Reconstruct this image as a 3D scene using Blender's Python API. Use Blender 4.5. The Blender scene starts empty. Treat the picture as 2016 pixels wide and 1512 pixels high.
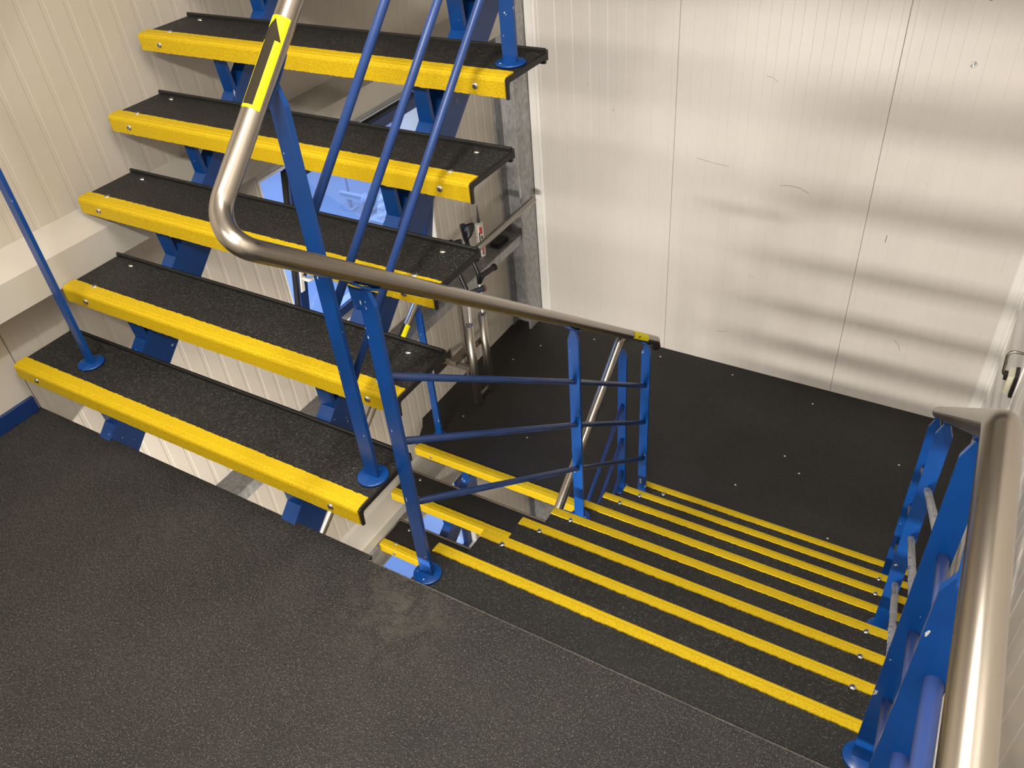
import bpy, bmesh, math, random
from mathutils import Vector, Matrix
random.seed(7)
SC = bpy.context.scene
COL = SC.collection
PI = math.pi

# ------------------------------------------------------------------ camera, world, lights, exposure
cam = bpy.data.cameras.new('camera'); cam_ob = bpy.data.objects.new('camera', cam); COL.objects.link(cam_ob)
R = Matrix(((0.8619920904253336, 0.501335862936081, -0.07504657605979388),
            (0.26441634102240363, -0.5709790971941859, -0.7772173886163612),
            (-0.4324969764570469, 0.650111700480346, -0.624740860080454)))
right, down, fwd = R[0], R[1], R[2]
CAM = Vector((2.4641, -0.9530, 1.65))
m = Matrix.Identity(4)
for i in range(3):
    m[i][0] = right[i]; m[i][1] = -down[i]; m[i][2] = -fwd[i]; m[i][3] = CAM[i]
cam_ob.matrix_world = m
cam.sensor_width = 36.0; cam.lens = 1628.47 / 2016 * 36.0; cam.clip_start = 0.02
SC.camera = cam_ob
w = bpy.data.worlds.new('world'); SC.world = w; w.use_nodes = True
w.node_tree.nodes['Background'].inputs[0].default_value = (0.9, 0.85, 0.78, 1)
w.node_tree.nodes['Background'].inputs[1].default_value = 0.05
SC.view_settings.view_transform = 'Standard'; SC.view_settings.look = 'None'
SC.view_settings.exposure = 0.0; SC.view_settings.gamma = 1.0; SC.view_settings.use_curve_mapping = False

def area(name, loc, target, sx, sy, power, col):
    l = bpy.data.lights.new(name, 'AREA'); l.shape = 'RECTANGLE'; l.size = sx; l.size_y = sy
    l.energy = power; l.color = col
    o = bpy.data.objects.new(name, l); COL.objects.link(o); o.location = loc
    d = (Vector(target) - Vector(loc)).normalized()
    o.rotation_euler = d.to_track_quat('-Z', 'Y').to_euler()
    return o
WARM = (1.0, 0.935, 0.855)
LAMP_A = ((1.55, -1.38, 2.35), (1.55, 0.5, 0.9))
LAMP_B = ((2.0, -0.10, 2.93), (2.0, 0.10, 0.0))
LAMP_D = ((1.10, -1.38, -3.67), (1.10, 0.5, -4.1))
LAMP_C = ((1.10, -1.38, -0.66), (1.10, 0.5, -1.1))
area('lamp_near_wall', *LAMP_A, 1.30, 0.10, 62, WARM)
area('lamp_ceiling', *LAMP_B, 0.12, 1.30, 74, WARM)
area('lamp_lower', *LAMP_C, 1.3, 0.10, 120, WARM)
area('lamp_lowest', *LAMP_D, 1.3, 0.10, 60, WARM)
area('lamp_hall', (-3.5, 3.5, 2.8), (-3.5, 3.5, -3.0), 4.5, 7.0, 700, (0.30, 0.48, 1.0))

# ------------------------------------------------------------------ materials
def mat(name):
    mt = bpy.data.materials.new(name); mt.use_nodes = True
    nt = mt.node_tree; return mt, nt, nt.nodes['Principled BSDF']
def N(nt, typ, **kw):
    n = nt.nodes.new(typ)
    for k, v in kw.items(): setattr(n, k, v)
    return n
def coords(nt, scale=(1, 1, 1)):
    c = N(nt, 'ShaderNodeNewGeometry'); mp = N(nt, 'ShaderNodeMapping'); mp.inputs['Scale'].default_value = scale
    nt.links.new(c.outputs['Position'], mp.inputs['Vector']); return mp.outputs['Vector']
def noise(nt, vec, scale, detail=3, rough=0.55):
    n = N(nt, 'ShaderNodeTexNoise'); n.inputs['Scale'].default_value = scale
    n.inputs['Detail'].default_value = detail; n.inputs['Roughness'].default_value = rough
    nt.links.new(vec, n.inputs['Vector']); return n.outputs['Fac']
def ramp(nt, fac, stops):
    r = N(nt, 'ShaderNodeValToRGB'); e = r.color_ramp.elements
    while len(e) > 1: e.remove(e[-1])
    e[0].position = stops[0][0]; e[0].color = (*stops[0][1], 1)
    for p, c in stops[1:]:
        q = e.new(p); q.color = (*c, 1)
    nt.links.new(fac, r.inputs['Fac']); return r.outputs['Color']
def g(v): return (v, v, v)
def mixc(nt, fac, a, b, typ='MIX'):
    mx = N(nt, 'ShaderNodeMix', data_type='RGBA', blend_type=typ)
    if isinstance(fac, float): mx.inputs[0].default_value = fac
    else: nt.links.new(fac, mx.inputs[0])
    for i, v in ((6, a), (7, b)):
        if isinstance(v, tuple): mx.inputs[i].default_value = (*v, 1)
        else: nt.links.new(v, mx.inputs[i])
    return mx.outputs[2]
def bump(nt, bs, h, strength=0.3, dist=0.002):
    b = N(nt, 'ShaderNodeBump'); b.inputs['Strength'].default_value = strength; b.inputs['Distance'].default_value = dist
    nt.links.new(h, b.inputs['Height']); nt.links.new(b.outputs['Normal'], bs.inputs['Normal'])

def simple(name, col, rough=0.5, metal=0.0, spec=0.5):
    mt, nt, bs = mat(name)
    bs.inputs['Base Color'].default_value = (*col, 1); bs.inputs['Roughness'].default_value = rough
    bs.inputs['Metallic'].default_value = metal; bs.inputs['Specular IOR Level'].default_value = spec
    return mt
def m_panel(name, col, rough=0.33):
    mt, nt, bs = mat(name); v = coords(nt)
    a = noise(nt, v, 2.2, 4); c = ramp(nt, a, [(0.3, tuple(x * 0.94 for x in col)), (0.7, col)])
    f = noise(nt, v, 900, 2)
    nt.links.new(c, bs.inputs['Base Color']); bs.inputs['Roughness'].default_value = rough
    bs.inputs['Specular IOR Level'].default_value = 0.4
    bump(nt, bs, f, 0.06, 0.001); return mt
def m_grit(name, base, spark, thr, bumpd, rough=0.62, cloud=0.35, scale=380, dust=None):
    mt, nt, bs = mat(name); v = coords(nt)
    big = noise(nt, v, 3.5, 5, 0.65)
    c0 = ramp(nt, big, [(0.3, tuple(x * (1 - cloud) for x in base)), (0.72, tuple(x * (1 + cloud) for x in base))])
    sp = noise(nt, v, scale, 2, 0.6)
    k = ramp(nt, sp, [(thr, g(0)), (thr + 0.05, g(1))])
    c = mixc(nt, k, c0, spark)
    mid = noise(nt, v, scale * 0.42, 3, 0.7)
    c = mixc(nt, ramp(nt, mid, [(0.35, g(0.75)), (0.52, g(0))]), c, tuple(x * 0.35 for x in base))
    c = mixc(nt, ramp(nt, mid, [(0.60, g(0)), (0.72, g(0.45))]), c, spark)
    if dust:
        for (p, rad, colr) in dust:
            d = N(nt, 'ShaderNodeVectorMath', operation='DISTANCE'); d.inputs[1].default_value = p
            nt.links.new(coords(nt), d.inputs[0])
            f = ramp(nt, d.outputs['Value'], [(0.0, g(0.9)), (rad, g(0))])
            n2 = noise(nt, v, 18, 5, 0.7); f2 = ramp(nt, n2, [(0.42, g(0)), (0.68, g(1))])
            c = mixc(nt, mixc(nt, 1.0, f, f2, 'MULTIPLY'), c, colr)
    nt.links.new(c, bs.inputs['Base Color']); bs.inputs['Roughness'].default_value = rough
    bs.inputs['Specular IOR Level'].default_value = 0.35
    h = noise(nt, v, scale * 0.8, 2)
    bump(nt, bs, h, 0.8, bumpd); return mt
def m_yellow():
    mt, nt, bs = mat('yellow_grit'); v = coords(nt)
    a = noise(nt, v, 350, 3, 0.7)
    c = ramp(nt, a, [(0.30, (0.40, 0.26, 0.0)), (0.5, (0.62, 0.425, 0.002)), (0.72, (0.74, 0.54, 0.015))])
    dirt = noise(nt, v, 14, 6, 0.75); k = ramp(nt, dirt, [(0.68, g(0)), (0.82, g(0.5))])
    c = mixc(nt, k, c, (0.25, 0.17, 0.02))
    nt.links.new(c, bs.inputs['Base Color']); bs.inputs['Roughness'].default_value = 0.6
    bs.inputs['Specular IOR Level'].default_value = 0.3
    bump(nt, bs, a, 0.8, 0.0025); return mt
def m_paint(name, col, rough=0.28, chips=0.70, chipcol=(0.55, 0.56, 0.55)):
    mt, nt, bs = mat(name); v = coords(nt)
    a = noise(nt, v, 9, 4); c = ramp(nt, a, [(0.3, tuple(x * 0.85 for x in col)), (0.7, tuple(x * 1.1 for x in col))])
    n1 = noise(nt, coords(nt, (1, 1, 0.45)), 60, 3, 0.6)
    k = ramp(nt, n1, [(chips, g(0)), (chips + 0.012, g(1))])
    c = mixc(nt, k, c, chipcol)
    nt.links.new(c, bs.inputs['Base Color']); bs.inputs['Roughness'].default_value = rough
    bump(nt, bs, noise(nt, v, 150, 2), 0.05, 0.001)
    return mt
def m_steel(name, col, rough, scl=(1, 1, 1), aniso=0.0):
    mt, nt, bs = mat(name); v = coords(nt, scl)
    a = noise(nt, v, 7, 3, 0.5)
    nt.links.new(ramp(nt, a, [(0.3, tuple(x * 0.93 for x in col)), (0.7, col)]), bs.inputs['Base Color'])
    bs.inputs['Roughness'].default_value = rough; bs.inputs['Metallic'].default_value = 1.0
    return mt
def m_galv(name, k=1.0):
    mt, nt, bs = mat(name); v = coords(nt, (1, 1, 0.5))
    vo = N(nt, 'ShaderNodeTexVoronoi'); vo.inputs['Scale'].default_value = 70; nt.links.new(v, vo.inputs['Vector'])
    nz = noise(nt, v, 14, 5, 0.7)
    c = ramp(nt, vo.outputs['Color'], [(0.1, g(0.24 * k)), (0.9, g(0.40 * k))])
    c = mixc(nt, ramp(nt, nz, [(0.4, g(0)), (0.7, g(0.6))]), c, g(0.30 * k))
    nt.links.new(c, bs.inputs['Base Color']); bs.inputs['Metallic'].default_value = 0.55; bs.inputs['Roughness'].default_value = 0.5
    return mt
def m_glass():
    mt = bpy.data.materials.new('window_glass'); mt.use_nodes = True; nt = mt.node_tree
    for n in list(nt.nodes): nt.nodes.remove(n)
    o = N(nt, 'ShaderNodeOutputMaterial'); t = N(nt, 'ShaderNodeBsdfTransparent'); gl = N(nt, 'ShaderNodeBsdfGlossy')
    t.inputs[0].default_value = (0.90, 0.94, 0.97, 1); gl.inputs['Roughness'].default_value = 0.02
    mx = N(nt, 'ShaderNodeMixShader'); mx.inputs[0].default_value = 0.07; nt.links.new(t.outputs[0], mx.inputs[1])
    nt.links.new(gl.outputs[0], mx.inputs[2]); nt.links.new(mx.outputs[0], o.inputs[0]); return mt
def m_emit(name, col, s):
    mt, nt, bs = mat(name); bs.inputs['Emission Color'].default_value = (*col, 1); bs.inputs['Emission Strength'].default_value = s
    bs.inputs['Base Color'].default_value = (0.8, 0.8, 0.8, 1); return mt

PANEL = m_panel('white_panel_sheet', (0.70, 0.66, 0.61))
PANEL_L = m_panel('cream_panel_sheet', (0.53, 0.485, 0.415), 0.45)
TRIM = m_panel('white_flashing', (0.84, 0.82, 0.78), 0.35)
LEDGE = m_panel('painted_ledge', (0.54, 0.51, 0.45), 0.5)
GRIT = m_grit('black_grit', (0.016, 0.0158, 0.0150), (0.20, 0.195, 0.18), 0.64, 0.0020)
GRIT_FLOOR = m_grit('black_grit_floor', (0.0205, 0.0194, 0.0182), (0.20, 0.19, 0.175), 0.60, 0.0022, dust=[((1.50, -0.10, 0), 0.20, (0.085, 0.076, 0.062)), ((1.95, -0.72, 0), 0.22, (0.075, 0.07, 0.06))])
RUBBER = m_grit('dark_rubber_floor', (0.018, 0.017, 0.016), (0.05, 0.05, 0.045), 0.66, 0.0004, rough=0.55, cloud=0.25, scale=300)
BLACK_EDGE = simple('black_edge', (0.008, 0.008, 0.008), 0.5)
BROWN_EDGE = m_grit('worn_steel_edge', (0.085, 0.065, 0.045), (0.2, 0.17, 0.12), 0.6, 0.0005, rough=0.6)
YELLOW = m_yellow(); EDGE_S = m_grit('worn_floor_edge', (0.10, 0.092, 0.08), (0.2, 0.19, 0.17), 0.62, 0.0003, rough=0.7)
BLUE = m_paint('blue_paint', (0.003, 0.050, 0.225))
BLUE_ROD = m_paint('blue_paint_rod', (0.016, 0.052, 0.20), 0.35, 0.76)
BLUE_ROD_LIT = m_paint('blue_paint_rod_lit', (0.040, 0.080, 0.27), 0.45, 0.76)  # same rod paint, its pale sheen near the right wall painted into the colour
BLUE_ROD_DIM = m_paint('blue_paint_rod_dim', (0.013, 0.032, 0.105), 0.3, 0.76)  # same rod paint, darkened in colour for the dull sheen on the down flight
BLUE_DARK = simple('navy_paint', (0.003, 0.024, 0.115), 0.45)
GREY_ROD_LIT = m_paint('lit_grey_rod', (0.20, 0.20, 0.21), 0.4, 0.60, (0.02, 0.06, 0.2))  # grey of the far rods catching light, painted as colour with blue flecks
STEEL = m_steel('brushed_stainless', (0.42, 0.385, 0.335), 0.27)
STEEL_DULL = m_steel('dull_stainless', (0.42, 0.38, 0.33), 0.36)
GALV = m_galv('galvanised_steel', 1.2); GALV_DIM = m_galv('galvanised_dim', 0.75)  # second one is the same steel with the shade of dim faces in its colour
ZINC = m_steel('zinc_screw', (0.75, 0.75, 0.73), 0.2)
RECESS = simple('screw_recess', (0.03, 0.03, 0.03), 0.6)
GLASS = m_glass()
STK_Y = simple('sticker_yellow', (0.85, 0.75, 0.0), 0.6, 0, 0.3); STK_K = simple('sticker_black', (0.022, 0.018, 0.010), 0.85, 0, 0.15)
WHITE_PL = simple('white_plastic', (0.80, 0.78, 0.72), 0.35); CREAM = simple('cream_lock_case', (0.72, 0.70, 0.52), 0.35)
BLACK_PL = simple('black_plastic', (0.008, 0.008, 0.010), 0.38)
NAVY_PL = simple('navy_rubber_grip', (0.02, 0.03, 0.07), 0.3)
GREY_PL = simple('grey_nozzle', (0.07, 0.08, 0.09), 0.4)
RED_PL = simple('red_print', (0.62, 0.06, 0.05), 0.4); PRINT_K = simple('black_print', (0.01, 0.01, 0.01), 0.4)
ALU = m_steel('crutch_aluminium', (0.78, 0.77, 0.74), 0.3)
CAP_BR = simple('brown_grip_cap', (0.16, 0.07, 0.05), 0.5)
HALL_M = simple('hall_white_paint', (0.62, 0.64, 0.68), 0.6)
HALL_F = m_panel('hall_concrete', (0.50, 0.52, 0.56), 0.5)
LAMP_M = m_emit('lamp_diffuser', (1.0, 0.88, 0.72), 6.0)
SCUFF = simple('scuff', (0.16, 0.14, 0.12), 0.7)

# ------------------------------------------------------------------ mesh helpers
class MB:
    def __init__(s): s.v = []; s.f = []; s.mi = []; s.sm = []
    def add(s, vs, fs, mi=0, smooth=False):
        b = len(s.v); s.v += [tuple(p) for p in vs]
        for f in fs: s.f.append([b + i for i in f]); s.mi.append(mi); s.sm.append(smooth)
        return s
    def box(s, x0, x1, y0, y1, z0, z1, mi=0):
        vs = [(x, y, z) for x in (x0, x1) for y in (y0, y1) for z in (z0, z1)]
        return s.add(vs, [(0, 1, 3, 2), (4, 6, 7, 5), (0, 4, 5, 1), (2, 3, 7, 6), (0, 2, 6, 4), (1, 5, 7, 3)], mi)
    def bbox(s, x0, x1, y0, y1, z0, z1, b=0.002, mi=0):
        # box with chamfered long edges: prism of an octagon in the two smaller axes
        d = (x1 - x0, y1 - y0, z1 - z0); a = d.index(max(d))
        lo = [x0, y0, z0]; hi = [x1, y1, z1]; i, j = [k for k in range(3) if k != a]
        oc = [(lo[i] + b, lo[j]), (hi[i] - b, lo[j]), (hi[i], lo[j] + b), (hi[i], hi[j] - b), (hi[i] - b, hi[j]), (lo[i] + b, hi[j]), (lo[i], hi[j] - b), (lo[i], lo[j] + b)]
        vs = []
        for t in (lo[a], hi[a]):
            for p in oc:
                q = [0, 0, 0]; q[a] = t; q[i] = p[0]; q[j] = p[1]; vs.append(q)
        fs = [list(range(8))[::-1], list(range(8, 16))] + [(k, (k + 1) % 8, 8 + (k + 1) % 8, 8 + k) for k in range(8)]
        return s.add(vs, fs, mi)
    def prism(s, poly, axis, a0, a1, mi=0):
        # poly: 2D points in the two other axes (in order x,y,z minus axis)
        ax = 'xyz'.index(axis); i, j = [k for k in range(3) if k != ax]; n = len(poly); vs = []
        for t in (a0, a1):
            for p in poly:
                q = [0, 0, 0]; q[ax] = t; q[i] = p[0]; q[j] = p[1]; vs.append(q)
        fs = [list(range(n))[::-1], list(range(n, 2 * n))] + [(k, (k + 1) % n, n + (k + 1) % n, n + k) for k in range(n)]
        return s.add(vs, fs, mi)
    def tube(s, path, r, n=16, cap=True, mi=0, smooth=True):
        P = [Vector(p) for p in path]; T = []
        for k in range(len(P)):
            a = P[k] - P[k - 1] if k else P[1] - P[0]; b = P[k + 1] - P[k] if k < len(P) - 1 else a
            T.append((a.normalized() + b.normalized()).normalized())
        up = Vector((1, 0, 0)) if abs(T[0].x) < 0.8 else Vector((0, 0, 1))
        u = (up - T[0] * up.dot(T[0])).normalized(); vs = []; rr = r if isinstance(r, (list, tuple)) else [r] * len(P)
        for k, p in enumerate(P):
            u = (u - T[k] * u.dot(T[k])).normalized(); w_ = T[k].cross(u)
            for q in range(n):
                a = 2 * PI * q / n; vs.append(p + (u * math.cos(a) + w_ * math.sin(a)) * rr[k])
        fs = []
        for k in range(len(P) - 1):
            for q in range(n):
                fs.append((k * n + q, k * n + (q + 1) % n, (k + 1) * n + (q + 1) % n, (k + 1) * n + q))
        s.add(vs, fs, mi, smooth)
        if cap:
            b = len(s.v) - len(vs)
            s.f.append([b + q for q in range(n)][::-1]); s.mi.append(mi); s.sm.append(False)
            s.f.append([b + (len(P) - 1) * n + q for q in range(n)]); s.mi.append(mi); s.sm.append(False)
        return s
    def lathe(s, prof, c, axis=(0, 0, 1), n=20, mi=0, smooth=True):
        ax = Vector(axis).normalized(); u = ax.orthogonal().normalized(); w_ = ax.cross(u); c = Vector(c); vs = []
        for (r, h) in prof:
            for q in range(n):
                a = 2 * PI * q / n; vs.append(c + ax * h + (u * math.cos(a) + w_ * math.sin(a)) * max(r, 1e-5))
        fs = [(k * n + q, k * n + (q + 1) % n, (k + 1) * n + (q + 1) % n, (k + 1) * n + q) for k in range(len(prof) - 1) for q in range(n)]
        fs += [list(range(n))[::-1], [(len(prof) - 1) * n + q for q in range(n)]]
        return s.add(vs, fs, mi, smooth)
    def mesh(s, name, mats, origin=(0, 0, 0)):
        me = bpy.data.meshes.new(name); o = Vector(origin)
        me.from_pydata([tuple(Vector(p) - o) for p in s.v], [], s.f)
        for mt in (mats if isinstance(mats, (list, tuple)) else [mats]): me.materials.append(mt)
        for p, mi, sm in zip(me.polygons, s.mi, s.sm): p.material_index = mi; p.use_smooth = sm
        bm = bmesh.new(); bm.from_mesh(me); bmesh.ops.recalc_face_normals(bm, faces=bm.faces); bm.to_mesh(me); bm.free()
        return me
    def build(s, name, mats, parent=None, origin=None):
        # world coordinates in; vertices are kept relative to the thing's base
        if origin is None: origin = base_of(parent) if parent else (0, 0, 0)
        me = s.mesh(name, mats, origin)
        return link(name, me, parent, Vector(origin) - (base_of(parent) if parent else Vector((0, 0, 0))))
def base_of(o):
    v = Vector((0, 0, 0))
    while o: v += Vector(o.location); o = o.parent
    return v
def link(name, me, parent=None, loc=(0, 0, 0)):
    o = bpy.data.objects.new(name, me); COL.objects.link(o); o.location = loc
    if parent: o.parent = parent
    return o
def empty(name, loc, label=None, cat=None, group=None, kind=None):
    o = bpy.data.objects.new(name, None); COL.objects.link(o); o.location = loc; o.empty_display_size = 0.05
    return tag(o, label, cat, group, kind)
def tag(o, label=None, cat=None, group=None, kind=None):
    if label: o['label'] = label
    if cat: o['category'] = cat
    if group: o['group'] = group
    if kind: o['kind'] = kind
    return o
def fillet(pts, r, n=8):
    P = [Vector(p) for p in pts]; out = [P[0]]
    for k in range(1, len(P) - 1):
        a = (P[k - 1] - P[k]); b = (P[k + 1] - P[k]); an = a.normalized(); bn = b.normalized()
        ang = an.angle(bn); rk = r[k - 1] if isinstance(r, (list, tuple)) else r
        d = min(rk / math.tan(ang / 2), a.length * 0.48, b.length * 0.48); re = d * math.tan(ang / 2)
        bis = (an + bn).normalized(); c = P[k] + bis * (re / math.sin(ang / 2))
        p0 = P[k] + an * d - c; p1 = P[k] + bn * d - c; tot = p0.angle(p1); axis = p0.cross(p1).normalized()
        for q in range(n + 1): out.append(c + Matrix.Rotation(tot * q / n, 3, axis) @ p0)
    out.append(P[-1]); return out

# shared small meshes -------------------------------------------------
def screw_mesh(axis):
    b = MB(); ax = Vector(axis)
    b.lathe([(0.0095, -0.001), (0.0095, 0.0006), (0.0082, 0.0028), (0.0052, 0.0044), (0.002, 0.005)], (0, 0, 0), axis, 14)
    u = ax.orthogonal().normalized(); w_ = ax.cross(u)
    for p, q in ((u, w_), (w_, u)):
        vs = [ax * h + p * a * 0.0052 + q * c * 0.0012 for h in (0.0035, 0.0054) for a, c in ((-1, -1), (1, -1), (1, 1), (-1, 1))]
        b.add(vs, [(3, 2, 1, 0), (4, 5, 6, 7), (0, 1, 5, 4), (1, 2, 6, 5), (2, 3, 7, 6), (3, 0, 4, 7)], 1)
    return b.mesh('screw', [ZINC, RECESS])
SCREW_F = screw_mesh((0, -1, 0)); SCREW_T = screw_mesh((0, 0, 1)); 
def nosing_mesh(L, w_=0.046, d=1, fh=0.049):
    prof = [(-0.001, -fh), (-0.001, -0.009), (0.001, -0.003), (0.006, 0.0012), (0.014, 0.0016), (0.017, 0.0030), (w_, 0.0030), (w_, -0.0016), (0.008, -0.0026), (0.003, -0.010), (0.003, -fh)]
    n = max(2, int(L / 0.007)); k = len(prof); vs = []; rnd = random.Random(int(L * 1000) + (5 if d > 0 else 9))
    for i in range(n + 1):
        jb = rnd.uniform(-0.0013, 0.0013) if 0 < i < n else 0; jf = rnd.uniform(-0.0010, 0.0010) if 0 < i < n else 0
        for q, (y, z) in enumerate(prof):
            yy = y + (jb if q in (6, 7) else 0); zz = z + (jf if q in (0, 10) else 0)
            vs.append((L * i / n, d * yy, zz))
    fs = [(i * k + q, i * k + (q + 1) % k, (i + 1) * k + (q + 1) % k, (i + 1) * k + q) for i in range(n) for q in range(k)]
    fs += [list(range(k))[::-1], [n * k + q for q in range(k)]]
    b = MB(); b.add(vs, fs); return b.mesh('nosing', YELLOW)
def plate_mesh(L, D, d=1, lip=0.010, mats=None):
    prof = [(0.003, -0.050), (0.003, -0.006), (0.006, -0.002), (D - 0.010, -0.002), (D - 0.010, -0.012), (0.014, -0.012), (0.011, -0.016), (0.011, -0.050)]
    b = MB(); b.prism([(d * y, z) for y, z in prof], 'x', 0, L)
    return b.mesh('tread_plate', mats or GRIT)
def lip_mesh(L, D, d=1, lip=0.010, mt=None):
    prof = [(D - 0.010, -0.03), (D - 0.010, lip - 0.003), (D - 0.007, lip), (D - 0.003, lip), (D, lip - 0.003), (D, -0.03)]
    b = MB(); b.prism([(d * y, z) for y, z in prof], 'x', 0, L)
    return b.mesh('back_lip', mt or BLACK_EDGE)
def edge_mesh(D, d=1):
    prof = [(0.003, -0.054), (0.003, -0.004), (0.008, -0.0005), (D - 0.004, -0.0005), (D, 0.006), (D, -0.022), (D - 0.006, -0.016), (0.018, -0.014), (0.013, -0.019), (0.011, -0.054)]
    b = MB(); b.prism([(d * y, z) for y, z in prof], 'x', 0, 0.006); return b.mesh('side_edge', BLACK_EDGE)

# ------------------------------------------------------------------ setting
ZB, ZC, ZD = -1.505, -3.01, -4.515
XL, XR, YF, YN = -0.04, 2.75, 3.05, -1.50
ZT = 3.0
# floors: a landing where the camera stands, the lower landing, the next one below
f0 = empty('floor', (0, 0, 0), kind='structure', label='near grit-coated black landing floor in front of both flights')
b = MB(); b.prism([(XL, YN), (XR, YN), (XR, -0.017), (1.346, -0.017), (1.346, 0.0), (XL, 0.0)], 'z', -0.012, 0.0); b.build('floor_sheet', GRIT_FLOOR, f0)
b = MB(); b.bbox(1.347, XR, -0.0169, -0.0140, -0.012, 0.0008, 0.0005); b.build('edge_strip', EDGE_S, f0)
b = MB(); b.box(XL + 0.02, XR - 0.02, YN + 0.02, -0.05, -0.16, -0.0125); b.build('floor_slab', GALV_DIM, f0)
f1 = empty('floor', (0, 0, ZB), kind='structure', label='smooth dark lower landing floor in front of the far white wall')
b = MB(); b.prism([(0.005, 1.765), (0.07, 1.603), (XR, 1.603), (XR, YF), (XL, YF), (XL, 1.83)], 'z', ZB - 0.012, ZB); b.build('floor_sheet', RUBBER, f1)
b = MB(); b.box(0.0, XR - 0.02, 1.80, YF, ZB - 0.16, ZB - 0.0125); b.build('floor_slab', GALV_DIM, f1)
SCR_S = MB().lathe([(0.006, -0.001), (0.006, 0.0008), (0.004, 0.0016)], (0, 0, 0), (0, 0, 1), 8).mesh('floor_screw', ZINC)
for (x, y) in ((1.933, 2.898), (0.403, 3.0), (0.534, 2.954), (1.913, 2.415), (2.014, 2.32), (0.987, 2.957), (1.444, 2.965), (0.25, 2.75), (0.16, 2.55), (0.17, 1.95), (0.60, 1.95), (1.75, 2.1), (2.25, 1.95), (2.45, 2.6), (0.10, 1.82)):
    link('floor_screw', SCR_S, f1, (x, y, 0))
f2 = tag(MB().box(XL, XR, YN, -0.02, ZC - 0.1, ZC).build('floor', RUBBER), kind='structure')
tag(MB().box(XL, XR, YN, YF, ZD - 0.1, ZD).build('floor', RUBBER), kind='structure')
f3 = tag(MB().box(XL, XR, 1.62, YF, 1.66, 1.74).build('floor', RUBBER), kind='structure')
tag(MB().box(XL, XR, YN, YF, ZT, ZT + 0.1).build('ceiling', PANEL), kind='structure')

def rib_profile(a0, a1, pitch, groove, depth, first, bev=0.0025):
    # list of (along, outward offset): flat sheet at 0 with shallow grooves, and a joint bevel at both ends
    pts = [(a0, -0.003), (a0 + 0.002, 0.0)]; t = a0 + first
    while t + groove + 0.008 < a1:
        pts += [(t, 0.0), (t + bev, -depth), (t + groove - bev, -depth), (t + groove, 0.0)]; t += pitch
    return pts + [(a1 - 0.002, 0.0), (a1, -0.003)]
def panel(parent, axis, plane, sgn, a0, a1, z0, z1, mt, pitch=0.0745, groove=0.018, depth=0.0009, first=0.012, thick=0.03):
    # axis: direction the panel runs ('x' or 'y'); plane: coordinate of its face; sgn: direction it faces
    pr = rib_profile(a0, a1, pitch, groove, depth, first) if pitch else [(a0, -0.003), (a0 + 0.002, 0), (a1 - 0.002, 0), (a1, -0.003)]
    poly = [(a, plane + sgn * o) for a, o in pr] + [(a1, plane - sgn * thick), (a0, plane - sgn * thick)]
    if axis == 'y': poly = [(q, p) for p, q in poly]
    b = MB(); b.prism(poly, 'z', z0, z1)
    o = b.build('panel', mt, parent); return o

W1 = (1.14, 2.22, -0.56, 0.30)      # window opening in the left wall: y0 y1 z0 z1
W2 = (1.20, 2.16, -2.97, -2.20)
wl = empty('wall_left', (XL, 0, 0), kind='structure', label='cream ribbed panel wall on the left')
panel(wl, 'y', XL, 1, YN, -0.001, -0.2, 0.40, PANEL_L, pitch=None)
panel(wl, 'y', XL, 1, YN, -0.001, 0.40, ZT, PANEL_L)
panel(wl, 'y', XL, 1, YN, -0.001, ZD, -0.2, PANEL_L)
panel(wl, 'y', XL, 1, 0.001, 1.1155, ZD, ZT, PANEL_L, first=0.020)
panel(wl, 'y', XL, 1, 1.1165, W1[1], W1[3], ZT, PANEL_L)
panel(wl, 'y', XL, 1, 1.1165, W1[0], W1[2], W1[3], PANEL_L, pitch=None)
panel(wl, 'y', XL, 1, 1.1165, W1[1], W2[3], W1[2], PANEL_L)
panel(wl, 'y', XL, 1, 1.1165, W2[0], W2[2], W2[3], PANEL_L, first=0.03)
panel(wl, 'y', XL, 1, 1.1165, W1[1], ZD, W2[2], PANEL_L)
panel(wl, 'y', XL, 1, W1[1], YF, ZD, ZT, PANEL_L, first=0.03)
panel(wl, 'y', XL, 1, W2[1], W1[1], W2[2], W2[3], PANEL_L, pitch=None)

b = MB()
for (y0, y1, z0, z1) in ((YN, 1.14, ZD, ZT), (2.24, YF, ZD, ZT), (1.14, 2.24, W1[3], ZT), (1.14, 2.24, W2[3], W1[2]), (1.14, 2.24, ZD, W2[2]), (W1[1], 2.24, W1[2], W1[3]), (1.14, W2[0], W2[2], W2[3]), (W2[1], 2.24, W2[2], W2[3])):
    b.box(-0.185, XL - 0.0301, y0, y1, z0, z1)
b.build('wall_core', PANEL_L, wl)
wf = empty('wall_far', (0, YF, ZB), kind='structure', label='white sheet-panel wall behind the lower landing')
for (a0, a1, f) in ((XL, 0.9725, 0.02), (0.9735, 1.9895, 0.025), (1.9905, XR, 0.025)):
    panel(wf, 'x', YF, -1, a0, a1, ZD, ZT, PANEL, pitch=0.1015, groove=0.050, depth=0.0009, first=f)
RIV = MB().lathe([(0.013, 0), (0.013, 0.002), (0.010, 0.0035), (0.0075, 0.002), (0.0065, -0.004)], (0, 0, 0), (0, -1, 0), 18)
RIV.lathe([(0.004, -0.004), (0.004, 0.001), (0.002, 0.002)], (0, 0, 0), (0, -1, 0), 10)
RIVM = RIV.mesh('rivet', ZINC)
for z in (0.375, 0.640): link('rivet', RIVM, wf, (2.278, -0.0005, z - ZB))
b = MB()
def scuff(pts, r=0.0008):
    b.tube([(x, YF - 0.0005, z) for x, z in pts], r, 4, True, 0, False)
scuff([(1.55, -0.30), (1.60, -0.292), (1.65, -0.297), (1.70, -0.32)])
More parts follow.
